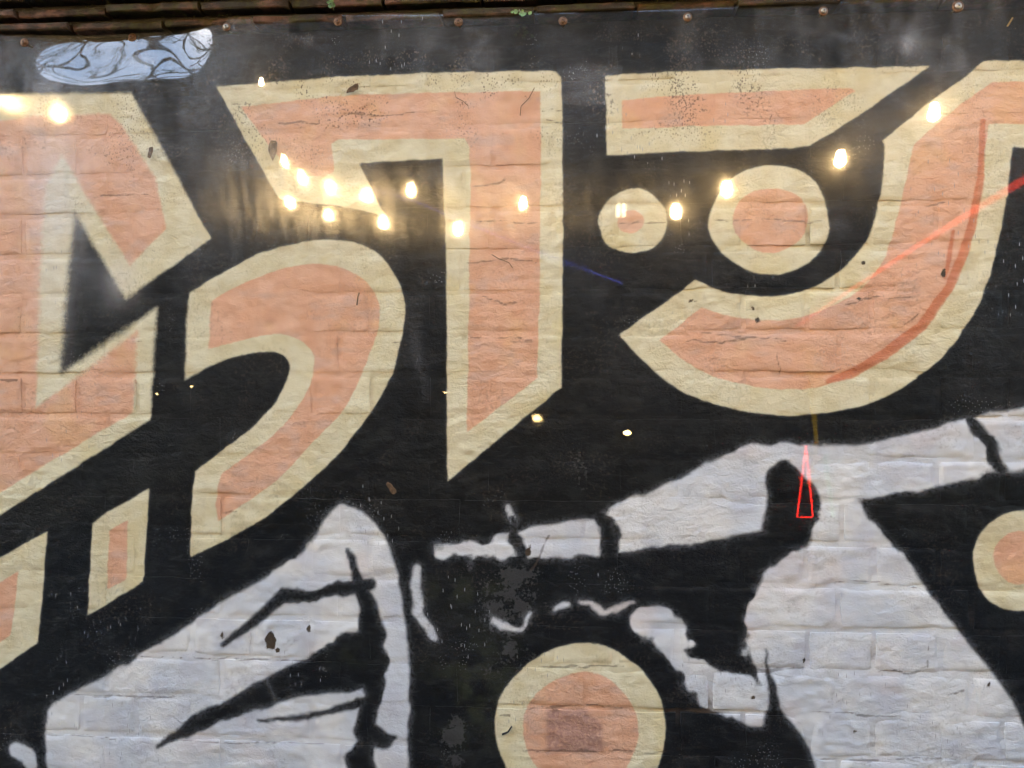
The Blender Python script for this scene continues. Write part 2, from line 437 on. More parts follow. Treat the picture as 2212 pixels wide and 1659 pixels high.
    return dict(wrinkle=np.clip(.75 + 1.0 * fbm(x, z, 6, 83), .15, 1.7), c_black=black, c_cream=cream, c_peach=peach, c_white=white, spotw=spotw, spotw2=spotw2, jdw=jdw, rgh=rgh, d_crack=crk, d_cream=cr, d_peach=pe, d_white=wh, d_orange=org, d_chip=chip, d_grey=gp, soft=soft, sheet_glare=sheet_glare, scuff=scuff, olive=olive, grime=grime)

# ------------------------------------------------------------------ paint material
def paint_material():
    t = NT('mural_paint')
    p1, p2 = t.xz(), t.xz(1, 1.8, 3.1, 1.7)
    g1 = t.noise(850, 1, .6, p1, flat=True); g2 = t.noise(150, 3, .65, p1, flat=True)
    nz = t.math('ADD', t.math('MULTIPLY', t.math('SUBTRACT', g2, .5), .0026), t.math('MULTIPLY', t.math('SUBTRACT', g1, .5), .0030))
    soft = t.attr('soft')
    w = t.math('MULTIPLY_ADD', soft, .0055, .0006)
    def mask(name, wmul=1.0, grain=1.0):
        ww = t.math('MULTIPLY', w, wmul)
        gr = t.math('MULTIPLY', nz, t.math('MULTIPLY_ADD', soft, 3.0 * grain, .6 * grain))
        return t.ramp(t.math('ADD', t.attr(name), gr), t.math('MULTIPLY', ww, -1), ww, 1.0, 0.0)
    black, cream, peach, white = (t.colattr('c_' + k) for k in ('black', 'cream', 'peach', 'white'))
    black = t.mix(t.math('MULTIPLY', t.ramp(t.noise(42, 5, .75, t.xz(.6, 2.2, 2, 5), .8, flat=True), .50, .72), .8), black, (.021, .020, .019))
    sc = t.ramp(t.math('ADD', t.math('MULTIPLY', g2, 1.6), t.attr('scuff')), 1.32, 1.5)
    black = t.mix(t.math('MULTIPLY', sc, .55), black, (.075, .072, .068))
    m_cr = mask('d_cream'); m_pe = mask('d_peach', .8); m_or = mask('d_orange', 1.2); m_wh = mask('d_white', 2.0, 1.5)
    d_w, d_c = t.attr('d_white'), t.attr('d_cream')
    over = t.math('MULTIPLY', t.ramp(t.math('ADD', d_w, t.math('MULTIPLY', nz, 6)), .0, .015, .30, 0.0), t.ramp(g2, .35, .65))
    col = t.mix(over, black, (.30, .31, .34))
    col = t.mix(m_wh, col, white)
    over2 = t.math('MULTIPLY', t.ramp(t.math('ADD', d_c, t.math('MULTIPLY', nz, 4)), .0, .006, .25, 0.0), t.ramp(g2, .4, .65))
    col = t.mix(over2, col, (.26, .28, .30))
    col = t.mix(m_cr, col, cream)
    col = t.mix(m_pe, col, peach)
    col = t.mix(t.math('MULTIPLY', m_or, .85), col, (.56, .17, .075))
    col = t.mix(t.math('MULTIPLY', mask('d_grey', 3, 2), t.ramp(g2, .3, .6, .4, .8)), col, (.34, .19, .16))
    col = t.mix(t.math('MULTIPLY', t.attr('sheet_glare'), .55), col, (.70, .65, .62))  # glare mixed into the paint colour
    # specks, stains, cracks, dirt lodged in the joints, chips
    sp = t.voro(210, t.xz(1, .7), flat=True)
    sp = t.math('MULTIPLY_ADD', t.math('SUBTRACT', g2, .5), 1.1, sp)
    col = t.mix(t.math('MULTIPLY', t.ramp(sp, .10, .22, .9, 0.0), t.attr('spotw')), col, (.09, .065, .05))
    st = t.math('MULTIPLY', t.ramp(g2, .55, .63), t.attr('spotw2'))
    col = t.mix(t.math('MULTIPLY', st, .75), col, (.10, .07, .05))
    ck = t.ramp(t.math('ADD', t.attr('d_crack'), t.math('MULTIPLY', nz, .9)), -.0003, .0009, 1.0, 0.0)
    col = t.mix(t.math('MULTIPLY', ck, .55), col, (.075, .05, .035))
    jd = t.math('MULTIPLY', t.ramp(t.attr('crevice'), .5, .95), t.attr('jdw'))
    col = t.mix(t.math('MULTIPLY', jd, .55), col, (.12, .085, .06))
    cm = t.ramp(t.math('ADD', t.attr('d_chip'), t.math('MULTIPLY', nz, 1.2)), -.0006, .0006, 1.0, 0.0)
    col = t.mix(cm, col, t.mix(g2, (.10, .065, .035), (.035, .028, .022)))
    h1 = t.noise(55, 4, .62, p2, .5, flat=True)
    hh = t.math('MULTIPLY', t.math('ADD', t.math('MULTIPLY', h1, 2.6), t.math('MULTIPLY', t.noise(230, 2, .55, p1, flat=True), .8)), t.attr('wrinkle'))
    n = t.bump(hh, .62, .0012)
    return t.done(t.principled(col, t.attr('rgh'), n, spec=.07))
MAT_PAINT = paint_material()

# ================================================================== THE BRICK WALL
COURSE, JOINT = .0755, .010
Z_REF = on_wall(1900, 1640)[1]             # a bed joint read off the photograph
X_REF = on_wall(1885, 1400)[0]             # a perpend of a header course
WX0, WX1, WZ1 = -1.95, 1.85, None
Z_LEDGE = on_wall(200, 58, -.04)[1]        # underside of the creasing tiles
row_lo = int(math.floor((0.25 - Z_REF) / COURSE))
row_hi = int(math.floor((Z_LEDGE - Z_REF) / COURSE)) - 1

def face_height(x, z):                      # metres towards the viewer
    rid = 1 - np.abs(fbm(x * .8, z * 2.4, 16, 41)) * 2.2
    rid2 = 1 - np.abs(fbm(x * 1.0, z * 1.7, 30, 45)) * 2.2
    return .0018 * fbm(x, z, 8, 21) + .0015 * fbm(x, z * 1.5, 28, 25) + .0007 * fbm(x, z, 80, 29, 2) + .0019 * np.clip(rid, 0, 1) ** 4 * np.clip(.45 + fbm(x, z, 5, 48), 0, 1) + .0015 * np.clip(rid2, 0, 1) ** 3 * np.clip(.3 + fbm(x, z, 6, 47), 0, 1)
def relief_amount(x, z):                    # how plainly the bricks show through the paint
    k = .48 + .68 * blob(x, z, 1950, 1450, 620, 480) + .45 * blob(x, z, 1800, 700, 500, 260) + .25 * blob(x, z, 1250, 1580, 250, 250) + .35 * fbm(x, z, 4, 43)
    return np.clip(k, .08, 1.15)
def brick_rects():
    out = []
    for r in range(row_lo, row_hi + 1):
        header = (r % 2 == 0)              # row below the joint at 1448 = headers
        L = .1125 if header else .225
        x0 = X_REF if header else X_REF - .05625
        k0 = int(math.floor((WX0 - x0) / L)); k1 = int(math.ceil((WX1 - x0) / L))
        rnd = random.Random(r * 31)
        jit = [rnd.uniform(-.004, .004) for _ in range(k1 - k0 + 2)]
        dz = rnd.uniform(-.0015, .0015)
        for k in range(k0, k1):
            a = x0 + k * L + jit[k - k0]; b = x0 + (k + 1) * L + jit[k - k0 + 1]
            z0 = Z_REF + r * COURSE + dz
            out.append((a + JOINT / 2, b - JOINT / 2, z0 + JOINT / 2, z0 + COURSE - JOINT / 2))
    return out
VX = (on_wall(-15, 830)[0], on_wall(2227, 830)[0])
VZ = (on_wall(1106, 1700)[1] - .02, 9)

def grid_faces(nx, nz, base=0):
    i = np.arange(nz - 1)[:, None] * nx + np.arange(nx - 1)[None, :] + base
    return np.stack([i, i + 1, i + 1 + nx, i + nx], -1).reshape(-1, 4)
def brick_patch(a, b, c, d, step, seed):
    nx = max(4, int(round((b - a) / step)) + 1); nz = max(4, int(round((d - c) / step)) + 1)
    gx = np.linspace(a, b, nx); gz = np.linspace(c, d, nz)
    X, Z = np.meshgrid(gx, gz)
    # uneven arrises
    ew = .0026 * fbm(X, Z, 26, 33); ez = .0026 * fbm(X, Z, 26, 37)
    X2, Z2 = X + ew, Z + ez
    e = np.minimum(np.minimum(X - a, b - X), np.minimum(Z - c, d - Z))
    round_ = .0030 * relief_amount(X, Z) * (1 - np.clip(e / .009, 0, 1)) ** 2 * np.clip(.55 + .8 * fbm(X, Z, 11, 39), 0, 1.3)
    rr = random.Random(seed)
    tilt = (rr.uniform(-.009, .009) * (Z - (c + d) / 2) + rr.uniform(-.005, .005) * (X - (a + b) / 2) + rr.uniform(-.0002, .0005)) * relief_amount(X, Z)
    y = -(face_height(X2, Z2) + tilt - round_)
    # side faces on vertices of their own, running back into the mortar bed
    rim = np.array(list(range(nx)) + [nx * (j + 1) - 1 for j in range(1, nz)] + [nx * (nz - 1) + i for i in range(nx - 2, -1, -1)] + [nx * j for j in range(nz - 2, 0, -1)])
    xr, yr, zr = X2.ravel(), y.ravel(), Z2.ravel()
    m, b0 = len(rim), len(xr)
    k = np.arange(m); kn = (k + 1) % m
    sides = np.stack([b0 + kn, b0 + k, b0 + m + k, b0 + m + kn], 1)
    cv = (1 - np.clip(e / .006, 0, 1)).ravel() * .5
    return (np.concatenate([xr, xr[rim], xr[rim]]), np.concatenate([yr, yr[rim], np.full(m, .012)]), np.concatenate([zr, zr[rim], zr[rim]]),
            np.concatenate([grid_faces(nx, nz), sides]), np.concatenate([cv, cv[rim], cv[rim]]))

def build_wall():
    wall = empty('brick_wall', (0, 0, 0))
    tag(wall, 'painted brick wall with cream and peach graffiti lettering on a black ground', 'wall')
    near, far = [], []
    for q, (a, b, c, d) in enumerate(brick_rects()):
        vis = b > VX[0] and a < VX[1] and d > VZ[0]
        (near if vis else far).append(brick_patch(a, b, c, d, .004 if vis else .012, q))
    # mortar: one continuous bed between the bricks
    nx, nz = int((WX1 - WX0) / .0042), int((Z_LEDGE - .1) / .0042)
    gx = np.linspace(WX0, WX1, nx); gz = np.linspace(.1, Z_LEDGE - .002, nz)
    X, Z = np.meshgrid(gx, gz); X = X.ravel(); Z = Z.ravel()
    rec = (.0020 + .0042 * fbm(X * .7, Z * 1.3, 7, 51) + .0014 * fbm(X, Z, 40, 55)) * (.15 + .85 * relief_amount(X, Z))
    Y = -face_height(X, Z) + np.clip(rec, -.0001, .0065)
    crev = np.clip(rec / .006, 0, 1)
    allx = [p[0] for p in near + far] + [X]; allz = [p[2] for p in near + far] + [Z]
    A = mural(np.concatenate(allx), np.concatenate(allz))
    off = 0
    fv, ff, fa, base = [], [], {k: [] for k in list(A) + ['crevice']}, 0
    for i, (x, y, z, f, cv) in enumerate(near + far):
        n = len(x)
        at = {k: v[off:off + n] for k, v in A.items()}; at['crevice'] = cv
        off += n
        if i < len(near):
            cx, cz = float(x.mean()), float(z.mean())
            mesh_obj('brick', np.stack([x - cx, y, z - cz], 1), f, MAT_PAINT, wall, (cx, 0, cz), True, at)
        else:
            fv.append(np.stack([x, y, z], 1)); ff.append(f + base); base += n
            for k in fa: fa[k].append(at[k])
    tag(mesh_obj('outer_brickwork', np.concatenate(fv), np.concatenate(ff), MAT_PAINT, wall, (0, 0, 0), True, {k: np.concatenate(v) for k, v in fa.items()}), kind='stuff')
    at = {k: v[off:] for k, v in A.items()}; at['crevice'] = crev
    mesh_obj('mortar', np.stack([X, Y, Z], 1), grid_faces(nx, nz), MAT_PAINT, wall, (0, 0, 0), True, at)
    bm = bmesh.new(); bm_box(bm, -5, 5, .02, .25, 0, 3.6)
    bm_obj('core', bm, MAT_TILE_JOINT, wall, smooth=False)
    print('bricks', len(near), len(far))
    return wall

# ------------------------------------------------------------------ ledge of creasing tiles above the mural
def tile_material():
    t = NT('weathered_tile')
    oi = t.n('ShaderNodeObjectInfo').outputs['Random']
    base = t.mix(t.ramp(t.noise(45, 5, .65), .3, .7), (.085, .040, .026), (.16, .082, .055))
    base = t.mix(t.math('MULTIPLY', oi, .5), base, (.14, .085, .065))
    soot = t.ramp(t.noise(14, 6, .7, t.mapv((1, 1, 3))), .38, .56)
    col = t.mix(t.math('MULTIPLY', soot, .9), base, (.022, .020, .013))
    moss = t.math('MULTIPLY', t.ramp(t.noise(20, 6, .7, t.mapv(loc=(3, 4, 1))), .48, .60), .8)
    col = t.mix(moss, col, t.mix(t.noise(120, 3), (.035, .04, .012), (.075, .06, .02)))
    n = t.bump(t.noise(110, 6, .65), .6, .004)
    n = t.bump(t.noise(35, 4, .6), .5, .006, n)
    return t.done(t.principled(col, .85, n, spec=.2))
MAT_TILE = tile_material()
MAT_TILE_JOINT = simple('sooty_mortar', (.02, .018, .013), (.05, .042, .03), 40, .9, .6, .006)
def build_ledge(wall):
    z = Z_LEDGE
    for c in range(5):
        h = [.0135, .0145, .014, .065, .065][c]
        proj = [.034, .046, .060, .052, .052][c]
        L = .168 if c < 3 else .225
        x = WX0 - (.05 * (c % 2) + .03 * c)
        rnd = random.Random(c)
        while x < WX1:
            l = L * rnd.uniform(.94, 1.05)
            # a slab with chipped, wavering front edge
            nx_ = 9
            bm = bmesh.new()
            rows = []
            pj = proj + rnd.uniform(-.004, .004); dzz = rnd.uniform(-.0012, .0012)
            for i in range(nx_):
                px = -l / 2 + .001 + (l - .003) * i / (nx_ - 1)
                ch = max(0, rnd.gauss(-.001, .003)) + (rnd.uniform(.0, .003) if i in (0, nx_ - 1) else 0)
                b = .0022
                prof = [(.02, 0), (-pj + ch + b, rnd.uniform(0, .0008)), (-pj + ch, b + rnd.uniform(0, .001)), (-pj + ch * .6, h - b - rnd.uniform(0, .0012)), (-pj + ch * .6 + b, h), (.02, h)]
                rows.append([bm.verts.new((px, py, pz + dzz)) for py, pz in prof])
            for i in range(nx_ - 1):
                for k in range(6):
                    bm.faces.new((rows[i][k], rows[i + 1][k], rows[i + 1][(k + 1) % 6], rows[i][(k + 1) % 6]))
            bm.faces.new(rows[0]); bm.faces.new(rows[-1][::-1])
            bmesh.ops.recalc_face_normals(bm, faces=bm.faces)
            bm_obj('tile' if c < 3 else 'coping_brick', bm, MAT_TILE, wall, (x + l / 2, 0, z), smooth=False)
            x += l + .004
        bm = bmesh.new(); bm_box(bm, WX0, WX1, -proj + .014, .019, z + h - .002, z + h + .009)
        bm_obj('bed_joint', bm, MAT_TILE_JOINT, wall, smooth=False)
        z += h + .0075
    return z

wall = build_wall()
ledge_top = build_ledge(wall)

# ------------------------------------------------------------------ clear acrylic sheet screwed over the mural
SY = -.031
top_px = [(-700, 110), (0, 74), (100, 69), (200, 62), (300, 51), (400, 42), (567, 33), (737, 30), (1070, 29), (1475, 18), (1858, 0), (2212, -14), (2900, -40)]
top_xz = [on_wall(u, v, SY) for u, v in top_px]
SX0, SX1, SZ0 = -1.75, 1.7, .62
def sheet_top(x): return np.interp(x, [p[0] for p in top_xz], [p[1] for p in top_xz])
BX, BZ = on_wall(235, 128, SY)
def sheet_y(x, z):
    """Depth of the front face: nearly flat with slow waves, buckled in the upper left corner."""
    x = np.asarray(x, float); z = np.asarray(z, float)
    y = SY + .00035 * np.sin(x * 9 + 1) * np.cos(z * 7) + .00025 * np.sin(x * 4 - z * 11)
    # buckle: the corner is pulled back to the wall by its screws
    gx = np.where(x < BX, np.exp(-(np.abs(x - BX) / .165) ** 2.6), np.exp(-(np.abs(x - BX) / .185) ** 5)) * (1 - .10 * np.sin((x - BX) * 19))
    s = (z - (BZ - .062)) / .124
    fall = np.clip(s, 0, 1); fall = fall * fall * (3 - 2 * fall)
    y = y + .0195 * gx * fall
    # ripples across the buckle
    y = y + .0005 * gx * np.exp(-((z - BZ) / .06) ** 2) * (np.sin((x - BX) * 30 + z * 30) + .22 * np.sin((x - BX) * 66 - z * 30 + 1.3))
    # a shallow pucker in the middle left
    px, pz = on_wall(690, 445, SY)
    y = y - .0004 * np.exp(-(((x - px) / .09) ** 2 + ((z - pz) / .07) ** 2))
    return y
def sheet_normal(x, z):
    e = .001
    dx = (sheet_y(x + e, z) - sheet_y(x - e, z)) / (2 * e); dz = (sheet_y(x, z + e) - sheet_y(x, z - e)) / (2 * e)
    return Vector((float(dx), -1, float(dz))).normalized()
def mirrored(u, v, length):
    """Where a lamp hangs whose mirror image in the sheet was seen at (u, v), at this total path length."""
    d = ray(u, v)
    x, z = on_wall(u, v, SY)
    hit = Vector((x, float(sheet_y(x, z)), z))
    first = (hit - cam.location).length
    dn = d.normalized(); n = sheet_normal(x, z)
    r = dn - 2 * dn.dot(n) * n
    return hit + r * (length - first)

def sheet_material(front=True):
    t = NT('acrylic_front' if front else 'acrylic_back')
    tr = t.n('ShaderNodeBsdfTransparent'); tr.inputs[0].default_value = (.985, .99, .985, 1)
    if not front: return t.done(tr.outputs[0])
    lw = t.n('ShaderNodeLayerWeight'); lw.inputs['Blend'].default_value = .5
    fr = t.math('MULTIPLY_ADD', t.math('POWER', lw.outputs['Facing'], 5), .92, .078)     # both faces of the sheet
    gl = t.n('ShaderNodeBsdfGlossy'); gl.inputs['Color'].default_value = (1, 1, 1, 1)
    t.lk(t.attr('rgh'), gl.inputs['Roughness'])
    mx = t.n('ShaderNodeMixShader')
    t.lk(fr, mx.inputs[0]); t.lk(tr.outputs[0], mx.inputs[1]); t.lk(gl.outputs[0], mx.inputs[2])
    rg = t.n('ShaderNodeBsdfAnisotropic'); rg.inputs['Roughness'].default_value = .24; rg.inputs['Anisotropy'].default_value = .75
    tv = t.n('ShaderNodeCombineXYZ'); tv.inputs[2].default_value = 1.0
    t.lk(tv.outputs[0], rg.inputs['Tangent'])
    m2 = t.n('ShaderNodeMixShader')
    t.lk(t.attr('scuff'), m2.inputs[0]); t.lk(mx.outputs[0], m2.inputs[1]); t.lk(rg.outputs[0], m2.inputs[2])
    hz = t.n('ShaderNodeBsdfGlossy'); hz.inputs['Roughness'].default_value = .15
    m1 = t.n('ShaderNodeMixShader'); m1.inputs[0].default_value = .008
    t.lk(m2.outputs[0], m1.inputs[1]); t.lk(hz.outputs[0], m1.inputs[2])
    m2 = m1
    dr = t.voro(105, t.xz(1, .13, .3, .7), flat=True)
    marks = t.math('MULTIPLY', t.ramp(dr, .035, .075, .5, 0.0), t.attr('dripw'))
    sp = t.voro(150, t.xz(1, .8, 5, 1), flat=True)
    marks = t.math('MAXIMUM', marks, t.math('MULTIPLY', t.ramp(sp, .05, .11, .5, 0.0), t.attr('speckw')))
    film_haze = t.math('MAXIMUM', t.attr('film_haze'), marks, clamp=True)
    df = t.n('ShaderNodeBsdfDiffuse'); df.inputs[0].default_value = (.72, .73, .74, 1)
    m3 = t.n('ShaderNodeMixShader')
    t.lk(film_haze, m3.inputs[0]); t.lk(m2.outputs[0], m3.inputs[1]); t.lk(df.outputs[0], m3.inputs[2])
    return t.done(m3.outputs[0])
def sheet_attrs(x, z):
    def st(v, lo, hi):
        t = np.clip((v - lo) / (hi - lo), 0, 1); return t * t * (3 - 2 * t)
    top = np.clip((z - (CAM_Z - .35)) / 1.01, 0, 1)
    cloud = st(fbm(x, z, 5, 91), -.4, .4); fine = fbm(x, z * .35, 60, 92)
    film_haze = .0006 + top ** 3.2 * (.032 + .05 * cloud) + .075 * blob(x, z, 140, 330, 300, 260) + .010 * st(fine, .0, .6) * (.08 + top)  # dust, with the pale reflected veil at top and upper left painted in
    film_haze = film_haze + .22 * blob(x, z, 1946, 92, 16, 26) + .10 * blob(x, z, 1940, 115, 26, 22)  # whitish glint at upper right, painted in as a smudge
    film_haze = film_haze + st(fbm(x * .55 + z * .3, z * 2.4, 9, 93), .25, .6) * (.002 + .09 * top ** 3)
    wisp = 1 - np.abs(fbm(x * .8, z * 1.6, 5, 94)) * 14
    film_haze = film_haze + np.clip(wisp, 0, 1) * (.004 + .06 * top ** 2) * st(fbm(x, z, 4, 95), .1, .5)
    for (u, v, a, b, k) in ((840, 760, 22, 70, .03), (905, 700, 14, 60, .025), (250, 590, 60, 60, .03), (1790, 1040, 40, 60, .006)):
        film_haze = film_haze + k * blob(x, z, u, v, a, b)
    film_haze = film_haze * np.clip(.85 + .9 * fbm(x * 1.2, z * .6, 14, 101, 4) + .45 * fbm(x * 2, z * .3, 50, 102), .15, 2.2)
    for (a_, b_, h_, k_) in (((1010, 130), (1330, 95), 3, .05), ((640, 105), (760, 92), 4, .05), ((1620, 70), (1830, 98), 3, .07), ((560, 60), (700, 118), 2, .05), ((1440, 125), (1475, 110), 2, .06), ((880, 640), (930, 860), 8, .02), ((590, 1465), (700, 1640), 3, .10), ((80, 1560), (66, 1610), 2, .08)):
        film_haze = film_haze + k_ * np.clip(1 - sd_stroke(x + .006 * fbm(x, z, 18, 103), z + .006 * fbm(x, z, 18, 104), [(*a_, h_), (*b_, h_)]) / .003, 0, 1) * np.clip(.5 + fbm(x, z, 25, 105), 0, 1)
    sc = blob(x, z, 640, 470, 150, 110) + .5 * blob(x, z, 900, 450, 260, 130) + .15 * blob(x, z, 1700, 430, 500, 260)
    strk = st(fbm(x * 2.6 + z * .3, z * .5, 34, 96), -.35, .45)
    scuff = (.0015 + .08 * sc) * (.35 + .8 * strk)
    return dict(film_haze=film_haze, scuff=scuff, rgh=.012 + .022 * st(fbm(x, z, 8, 97), -.3, .5) + .035 * np.clip(sc, 0, 1) + .06 * blob(x, z, 75, 235, 130, 60), dripw=st(fbm(x, z, 7, 98), .20, .55) * .8, speckw=st(fbm(x, z, 13, 99), .32, .6) * .8)
MAT_AF, MAT_AB = sheet_material(True), sheet_material(False)
MAT_RUST = simple('rusty_steel', (.10, .045, .02), (.20, .12, .07), 260, .55, .5, .001, .6)
MAT_ZINC = simple('dull_zinc', (.28, .25, .20), (.42, .40, .36), 300, .42, .3, .0006, .85)
MAT_SLOT = simple('dark_recess', (.012, .010, .008), (.02, .017, .014), 300, .9, .1, .001)

def build_sheet():
    root = empty('acrylic_sheet', (0, SY, SZ0))
    tag(root, 'scratched clear acrylic sheet screwed over the mural, reflecting string lights', 'acrylic sheet')
    nx, nz = 760, 400
    gx = np.linspace(SX0, SX1, nx)
    tt = np.linspace(0, 1, nz)
    X = np.tile(gx, (nz, 1)); Z = SZ0 + tt[:, None] * (sheet_top(gx)[None, :] - SZ0)
    Y = sheet_y(X, Z)
    th = .004
    F = np.stack([X, Y - SY, Z - SZ0], -1).reshape(-1, 3)
    B = np.stack([X, Y + th - SY, Z - SZ0], -1).reshape(-1, 3)
    f1 = grid_faces(nx, nz)
    N = nx * nz
    f2 = grid_faces(nx, nz)[:, ::-1] + N
    rim = list(range(nx)) + [nx * (j + 1) - 1 for j in range(1, nz)] + [nx * (nz - 1) + i for i in range(nx - 2, -1, -1)] + [nx * j for j in range(nz - 2, 0, -1)]
    f3 = [(rim[i], rim[i - 1], rim[i - 1] + N, rim[i] + N) for i in range(len(rim))]
    o = mesh_obj('panel', np.concatenate([F, B]), np.concatenate([f1, f2, np.array(f3)]), MAT_AF, root, (0, 0, 0), True,
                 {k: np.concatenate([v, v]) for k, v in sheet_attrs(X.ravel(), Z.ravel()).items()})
    o.data.materials.append(MAT_AB)
    mi = np.zeros(len(o.data.polygons), np.int32); mi[len(f1):] = 1
    o.data.polygons.foreach_set('material_index', mi)
    sm = np.ones(len(mi), bool); sm[len(f1) + len(f2):] = False
    o.data.polygons.foreach_set('use_smooth', sm)
    for i, (u, v) in enumerate([(45, 87), (272, 70), (487, 56), (729, 45), (990, 46), (1216, 44), (1486, 35), (1780, 22), (2071, 12)]):
        x, z = on_wall(u, v, SY - .004)
        y = float(sheet_y(x, z)) - SY - .0006
        M = Matrix.Rotation(R(90), 4, 'X') @ Matrix.Rotation(i * .7, 4, 'Z')
        big = 1.25 if i == 8 else 1.0
        bm = bmesh.new()
        bm_lathe(bm, [(.0018, -.020), (.0018, .0), (.0035 * big, .0012), (.0046 * big, .0022), (.0044 * big, .0034), (.0030 * big, .0044), (.0012, .0047)], 20, M)
        sc = bm_obj('screw', bm, MAT_ZINC if i in (2, 6, 7, 8) else MAT_RUST, root, (x, y, z - SZ0))
        bm = bmesh.new()
        bm_lathe(bm, [(.0025, .0), (.0078 * big, .0), (.0080 * big, .0006), (.0070 * big, .0012), (.0030, .0016)], 24, M)
        bm_obj('washer', bm, MAT_RUST, sc)
        bm = bmesh.new()
        for k in range(2):
            q = bmesh.ops.create_cube(bm, size=1, matrix=M @ Matrix.Rotation(k * math.pi / 2, 4, 'Z') @ Matrix.Translation((0, 0, .0044)) @ Matrix.Diagonal((.0040, .0010, .0009 + k * .0001, 1)))
        bm_obj('drive_slot', bm, MAT_SLOT, sc, smooth=False)
    return root
sheet = build_sheet()

# ------------------------------------------------------------------ dead leaves and straw caught behind the sheet, weeds on the ledge
MAT_LEAF = simple('dead_leaf', (.10, .055, .022), (.20, .12, .055), 120, .8, .6, .002)
MAT_GREEN = simple('weed_leaf', (.10, .17, .035), (.16, .25, .07), 90, .6, .3, .001)
MAT_STEM = simple('weed_stem', (.10, .11, .035), (.16, .15, .06), 90, .7, .2, .001)
def leaf_mesh(name, u, v, size, rot, mat, label, seed):
    rnd = random.Random(seed)
    x, z = on_wall(u, v)
    bm = bmesh.new()
    n = 14
    ring = []
    for k in range(n):
        a = k * 2 * math.pi / n
        r = size * (.55 + .45 * abs(math.cos(a))) * rnd.uniform(.72, 1.12)
        ring.append((r * math.cos(a), r * math.sin(a) * .62))
    vs_ = [bm.verts.new((px * math.cos(rot) - py * math.sin(rot), -.004 - abs(py) * .5 - rnd.uniform(0, .002), px * math.sin(rot) + py * math.cos(rot))) for px, py in ring]
    mid = [bm.verts.new((t * size * .7 * math.cos(rot), -.003, t * size * .7 * math.sin(rot))) for t in (-1, 0, 1)]
    for k in range(n):
        m = mid[2] if k < 3 or k > 10 else (mid[0] if 4 <= k <= 9 else mid[1])
        try: bm.faces.new((vs_[k], vs_[(k + 1) % n], m))
        except ValueError: pass
    bmesh.ops.holes_fill(bm, edges=bm.edges, sides=6)
    r = bmesh.ops.solidify(bm, geom=bm.faces[:], thickness=.0005)
    o = bm_obj('dead_leaf', bm, mat, None, (x, -.001, z))
    tag(o, label, 'leaf', 'dead leaves caught behind the sheet')
leaf_mesh('l', 765, 195, .014, .5, MAT_LEAF, 'torn brown leaf scrap on the cream top edge of the hooked letter', 1)
leaf_mesh('l', 848, 1054, .013, 2.2, MAT_LEAF, 'curled brown leaf on black ground right of the curved letter', 2)
leaf_mesh('l', 593, 325, .020, 1.5, MAT_LEAF, 'dusty grey-brown leaf by the left slope of the hooked letter', 3)
leaf_mesh('l', 330, 330, .012, 1.3, MAT_LEAF, 'small dark leaf scrap on the far left letter, upper right edge', 4)
def straw(pts, label, rad=.0009, mat=None):
    P = [Vector((*(lambda q: (q[0], -.006, q[1]))(on_wall(u, v)),)) for u, v in pts]
    bm = bmesh.new()
    bm_tube(bm, [p - P[0] for p in P], rad, 6)
    o = bm_obj('twig', bm, mat or MAT_LEAF, None, tuple(P[0]))
    tag(o, label, 'twig', 'straws and twigs caught behind the sheet')
straw([(1155, 192), (1143, 215), (1126, 232), (1124, 252)], 'crooked dark twig on the hooked letter near its upper right corner', .0008)
straw([(983, 200), (986, 213), (1003, 222), (1013, 232)], 'small forked twig on the peach band of the hooked letter', .0007)
straw([(1063, 1031 - 480), (1078, 560), (1100, 568), (1108, 580)], 'curled twig on the peach stem of the hooked letter', .0008)
straw([(2172, 60), (2183, 42)], 'short golden straw near the top right corner', .0014, simple('straw', (.45, .28, .08), (.55, .36, .14), 90, .6))
straw([(773, 660), (775, 642), (778, 633)], 'short dark splinter on the peach of the curved letter', .0012)
straw([(1085, 1583), (1098, 1578), (1106, 1566)], 'curled black scrap on the cream ring of the bottom circle', .0016, MAT_SLOT)

